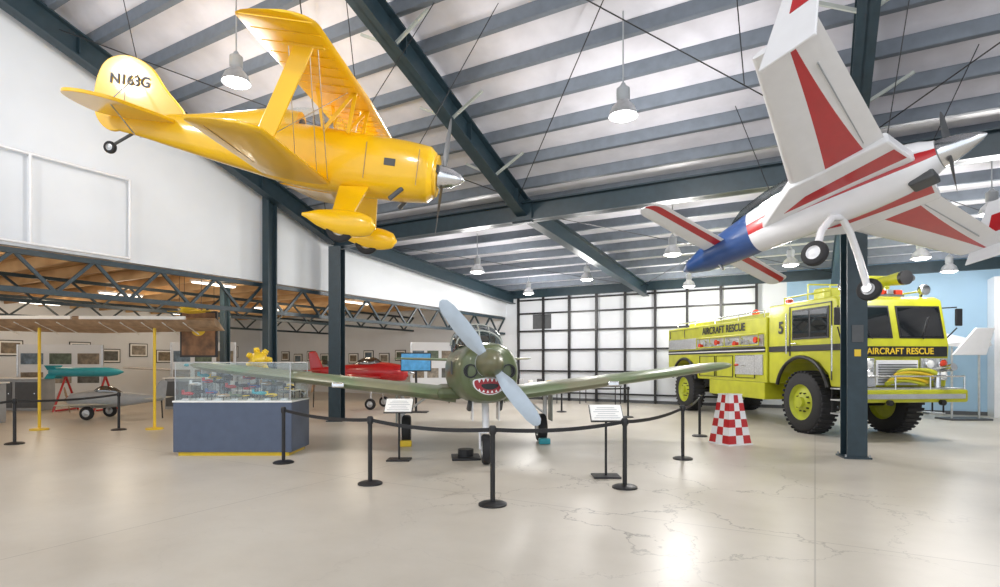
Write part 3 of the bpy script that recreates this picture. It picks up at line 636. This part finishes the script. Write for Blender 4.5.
def sign(x,y,yaw):
    e=empty('information_sign_stand',(x,y,0),yaw)
    boxb('base',(-.2,-.16,0),(.2,.16,.025),'black',e,bevel=.008); rod('post',(0,0,.02),(0,0,.9),.018,'black',e,10)
    box('panel',(0,-.02,.95),(.46,.30,.02),'paper',e,rot=(.75,0,0)); box('backing',(0,-.012,.938),(.49,.33,.012),'black',e,rot=(.75,0,0))
    for k in range(6):
        yy=-.11+k*.04; box('text_line',(0,-.02+yy*math.cos(.75)-.012*math.sin(.75),.95+yy*math.sin(.75)+.012*math.cos(.75)),(.38-.06*(k%3),.008,.002),'grey',e,rot=(.75,0,0))
sign(-6.28,7.6,YW); sign(-2.7,8.0,YW)
def marker():
    e=empty('checkered_marker_pylon',(-1.55,12.55,0),YW+.35)
    b=.29;t=.16;h=1.02
    cs=[(-1,-1),(1,-1),(1,1),(-1,1)]; V2=[];F2=[];MI=[]
    for i in range(4):
        a,c=cs[i],cs[(i+1)%4]
        p=[V((a[0]*b,a[1]*b,.03)),V((c[0]*b,c[1]*b,.03)),V((c[0]*t,c[1]*t,h)),V((a[0]*t,a[1]*t,h))]; nx,nz=3,6
        for ix in range(nx):
            for iz in range(nz):
                k=len(V2)
                for (u,v) in((ix,iz),(ix+1,iz),(ix+1,iz+1),(ix,iz+1)):
                    u/=nx;v/=nz; V2.append((p[0].lerp(p[1],u)).lerp(p[3].lerp(p[2],u),v))
                F2.append((k,k+1,k+2,k+3)); MI.append((ix+iz)%2)
    mk('checker_faces',V2,F2,['red','white'],e,mids=MI)
    boxb('cap',(-t-.01,-t-.01,h),(t+.01,t+.01,h+.02),'white',e); boxb('base',(-b-.02,-b-.02,0),(b+.02,b+.02,.03),'white',e)
marker()
# ------------------------------------------------------------------ annex contents
def missile():
    e=empty('turquoise_missile_on_stand',(-22.2,10.0,0),YW+.1)
    rev('body',[(-1.2,.12),(-1.15,.16),(.7,.16),(1.0,.11),(1.2,.02)],(0,0,1.35),(1,0,0),'teal',e)
    for k in range(4):
        a=k*math.pi/2+.78; d=V((0,math.cos(a),math.sin(a))); p=V((-1.1,0,1.35))
        vs=[];fs=[]; beam(vs,fs,p+d*.1,p+d*.32,.02,.3,(1,0,0)); mk('tail_fin',vs,fs,'teal',e)
    for x in(-.7,.6):
        for s in(-1,1): rod('stand_leg',(x,0,1.2),(x+s*.1,s*.5,0),.035,'red',e,8)
        rod('stand_foot',(x,-.5,.04),(x,.5,.04),.035,'red',e,8)
    rod('stand_beam',(-.7,0,.5),(.6,0,.5),.03,'red',e,8)
missile()
def glider():
    e=empty('vintage_glider_wing',(-15.9,7.2,2.62),YW+.05)
    K=.34
    for s in(-1,1):
        rings=[]
        for t in(0,.3,.6,.85,1):
            c=1.0-.35*t; rings.append([V((s*3.2*t,yy,zz-yy*K)) for yy,zz in((-c/2,0),(-c*.3,.11),(.0,.09),(c/2,.0),(0,-.07),(-c*.3,-.09))])
        loft('wing_half',rings,'tan',e); boxb('leading_edge_strip',(s*.1,-.52,.12),(s*2.6,-.46,.2),'paper',e)
        for k in range(1,6): 
            x=s*k*.5; vs=[];fs=[]; beam(vs,fs,(x,-.4,.05),(x,.4,-.2),.02,.02); mk('wing_rib',vs,fs,'paper',e)
    for x in(-1.2,1.6): rod('yellow_support',(x,0,-2.62),(x,0,-.06),.035,'yel2',e,10)
    for x in(-1.2,1.6): rev('support_foot',[(0,.2),(.04,.2),(.06,.06)],(x,0,-2.62),(0,0,1),'yel2',e)
glider()
def simpleplane(name,loc,yaw,m,m2,sc=1.,z0=1.0,hung=0):
    e=empty(name,loc,yaw)
    fus('fuselage',[(1.9*sc,z0,.15*sc,.15*sc),(1.7*sc,z0,.33*sc,.35*sc),(.6*sc,z0+.05*sc,.38*sc,.45*sc),(-.8*sc,z0+.05*sc,.3*sc,.35*sc),(-2.8*sc,z0+.1*sc,.06*sc,.12*sc)],m,e)
    fus('canopy',[(.7*sc,z0+.4*sc,.1*sc,.05*sc),(.3*sc,z0+.45*sc,.25*sc,.25*sc),(-.3*sc,z0+.45*sc,.22*sc,.22*sc),(-.8*sc,z0+.35*sc,.05*sc,.05*sc)],'dglass',e)
    for s in(-1,1):
        wing('wing',(.7*sc,s*.3*sc,z0-.2*sc),(.5*sc,s*3*sc,z0-.05*sc),1.1*sc,.8*sc,m2,e); wing('tailplane',(-2.3*sc,0,z0+.1*sc),(-2.4*sc,s*1*sc,z0+.12*sc),.6*sc,.4*sc,m2,e)
        if not hung: rod('gear_leg',(.3*sc,s*.5*sc,z0-.3*sc),(.4*sc,s*.8*sc,.2),.03,'alu',e); wheel('wheel',(.4*sc,s*.85*sc,.2),(0,1,0),.2,.1,e)
        else: rod('hanging_wire',(0,s*1.5*sc,z0-.1*sc),(0,s*1.5*sc,hung),.006,'black',e,5)
    wing('fin',(-2.2*sc,0,z0+.1*sc),(-2.6*sc,0,z0+1.0*sc),.7*sc,.4*sc,m,e,vertical=True)
    rev('spinner',[(0,.14*sc),(.15*sc,.1*sc),(.28*sc,.01)],(1.9*sc,0,z0),(1,0,0),'chrome',e)
    if not hung: rod('tail_skid',(-2.7*sc,0,z0),(-2.75*sc,0,0.),.02,'black',e)
    for sg in(-1,1): blade('propeller_blade',(1.95*sc,0,z0),(0,sg*.3,sg),.7*sc,.12*sc,'tan',e)
simpleplane('silver_airplane',(-19.4,18.2,0),-.9,'alu','alu',1.0,1.1)
simpleplane('red_sport_airplane',(-14.3,15.6,0),.35,'red','red',.8,1.3)
simpleplane('white_airplane',(-25.5,16.5,0),-.5,'white','white',1.1,1.5)
simpleplane('grey_airplane',(-18.6,8.9,0),-2.6,'grey','bel',.6,.55)
simpleplane('yellow_model_airplane',(-13.6,8.4,0),-1.2,'yel2','yel2',.2,2.98,4.4)
def tv():
    e=empty('television_on_stand',(-11.75,15.1,0),YW)
    boxb('screen_bezel',(-.52,-.03,1.38),(.52,.03,2.02),'black',e,bevel=.01); boxb('screen',(-.49,-.036,1.42),(.49,-.03,1.98),'scr',e)
    rod('stand_pole',(0,.02,0),(0,.02,1.4),.04,'black',e,10); boxb('stand_foot',(-.4,-.25,0),(.4,.25,.03),'black',e)
tv()
def table(name,x,y,yaw,w=1.8,m='tan',top=.75):
    e=empty(name,(x,y,0),yaw); boxb('top',(-w/2,-.4,top-.04),(w/2,.4,top),m,e,bevel=.01)
    for a in(-1,1):
        for b in(-1,1): rod('leg',(a*(w/2-.06),b*.34,0),(a*(w/2-.06),b*.34,top-.04),.02,'black',e,8)
    for k in range(5): box('exhibit_%d'%k,(-w/2+.25+k*(w-.5)/4,0,top+.1+.03*(k%2)),(.18,.2,.2+.06*(k%2)),['red','alu','paper','dgrey','yel2'][k],e,rot=(0,0,k*.4),bevel=.03)
table('exhibit_table',-12.4,19.6,.2); table('exhibit_table',-10.3,20.9,.0,2.2); table('exhibit_table',-23.5,5.5,YW,2.4,'grey'); table('exhibit_table',-16.4,12.9,YW,2.0,'paper'); table('exhibit_table',-7.6,21.8,0,1.6,'dgrey')
def cabinet(x,y):
    e=empty('grey_display_cabinet',(x,y,0),YW); boxb('carcass',(-.9,-.35,0),(.9,.35,1.1),'grey',e,bevel=.02)
    for k in(-.45,.45): boxb('door_panel',(k-.4,-.365,.1),(k+.4,-.35,1.0),'dgrey',e,bevel=.01); rod('knob',(k+.3,-.37,.6),(k+.3,-.39,.6),.02,'chrome',e)
    boxb('top_board',(-.95,-.4,1.1),(.95,.4,1.14),'paper',e)
cabinet(-24.5,9.0); cabinet(-20.5,6.2); cabinet(-26.9,8.4); cabinet(-19.8,12.4)
def engine():
    e=empty('yellow_radial_engine_on_stand',(-11.4,8.7,0),-1.0); z=1.75
    rev('crankcase',[(-.15,.16),(.1,.18),(.2,.1),(.32,.05)],(0,0,z),(1,0,0),'yel2',e,n=20)
    for k in range(7):
        a=k*2*math.pi/7; d=V((0,math.cos(a),math.sin(a)))
        rev('cylinder',[(.13,.07)]+[(.15+.025*j,.08 if j%2 else .06) for j in range(5)]+[(.29,.06)],V((0,0,z)),d,'yel2',e,n=12)
    for s in(-1,1): rod('stand_leg',(-.1,0,z-.1),(-.2,s*.4,0),.03,'black',e,8)
    rod('stand_leg_front',(-.1,0,z-.1),(.4,0,0),.03,'black',e,8)
engine()
def picture(x,y,z,w,h,m,yaw):
    e=empty('framed_picture',(x,y,z),yaw); boxb('frame',(-w/2-.04,-.03,-h/2-.04),(w/2+.04,0,h/2+.04),'black',e); boxb('mat_board',(-w/2,-.035,-h/2),(w/2,-.03,h/2),'paper',e); boxb('print',(-w/2+.07,-.04,-h/2+.07),(w/2-.07,-.035,h/2-.07),m,e)
pm=[mat('print_%d'%i,c_,.5,var=.6,nscale=5) for i,c_ in enumerate(((.10,.10,.09),(.20,.16,.11),(.12,.17,.22),(.25,.22,.18),(.09,.12,.08)))]
for i in range(15): picture(-28.8+i*1.1,YF-.01,1.9+.15*(i%2),.62,.48,pm[i%5],0)
for i in range(16): picture(-29.98,1.5+i*1.3,2.0+.3*(i%2),.8,.6,pm[(i*3)%5],math.pi/2)
def board(x,y,yaw,w,z0,z1):
    e=empty('poster_board',(x,y,0),yaw); boxb('panel',(-w/2,-.03,z0),(w/2,.03,z1),'wall',e)
    k=0
    for cx in(-w/3,0,w/3):
        for cz in(.3,.7):
            zz=z0+(z1-z0)*cz; k+=1; boxb('poster',(cx-w*.13,-.045,zz-.22),(cx+w*.13,-.03,zz+.22),pm[k%5],e)
    for s in(-1,1): boxb('leg',(s*w/2-.03,-.05,0),(s*w/2+.03,.05,z1),'alu',e)
board(-15.3,20.9,YW+.3,2.0,.6,2.6); board(-21.6,13.9,YW,2.6,.6,2.5); board(-26.5,11.0,YW+.2,3.0,.5,2.4)
def hangart(x,y,z,yaw):
    e=empty('hanging_painting',(x,y,z),yaw); boxb('frame',(-.5,-.03,-.62),(.5,.03,.62),'black',e); boxb('canvas',(-.45,-.04,-.57),(.45,-.03,.57),'brown',e)
    rev('painted_disc',[(0,.2),(.005,.2)],(0,-.04,.15),(0,-1,0),'yel2',e,n=20)
    for s in(-1,1): rod('hanging_wire',(s*.4,0,.62),(s*.4,0,4.16-z),.006,'black',e,5)
hangart(-14.5,9.2,2.45,YW)
column(-16.3,11.2,4.3,.2,.2)
def wingstand():
    e=empty('white_wing_panel_on_stand',(3.75,21.2,0),YW)
    wing('panel',(.7,-.3,2.2),(.2,.9,2.6),1.5,.9,'white',e,th=.14); extr('fin_panel',[(-.5,1.9),(.5,1.9),(.75,2.7),(.2,2.7)],-.35,-.28,'white',e,bevel=.02)
    for x in(-.4,.4): rod('stand_leg',(x,-.2,0),(x,-.2,2.15),.03,'alu',e,8)
    boxb('stand_base',(-.6,-.45,0),(.6,.2,.05),'dgrey',e)
wingstand()
# ------------------------------------------------------------------ world + camera
w=D.worlds.new('World'); SC.world=w; w.use_nodes=True; bg=w.node_tree.nodes['Background']; bg.inputs[0].default_value=(.87,.93,1,1); bg.inputs[1].default_value=1.4
cam=D.cameras.new('camera'); co=D.objects.new('camera',cam); COL.objects.link(co); SC.camera=co
co.location=(0,0,1.7); co.rotation_euler=(math.pi/2,0,YW); cam.sensor_width=36; cam.sensor_fit='HORIZONTAL'; cam.lens=20.16; cam.shift_y=.0685; cam.clip_start=.05
SC.view_settings.view_transform='Standard'; SC.view_settings.look='None'; SC.view_settings.exposure=0
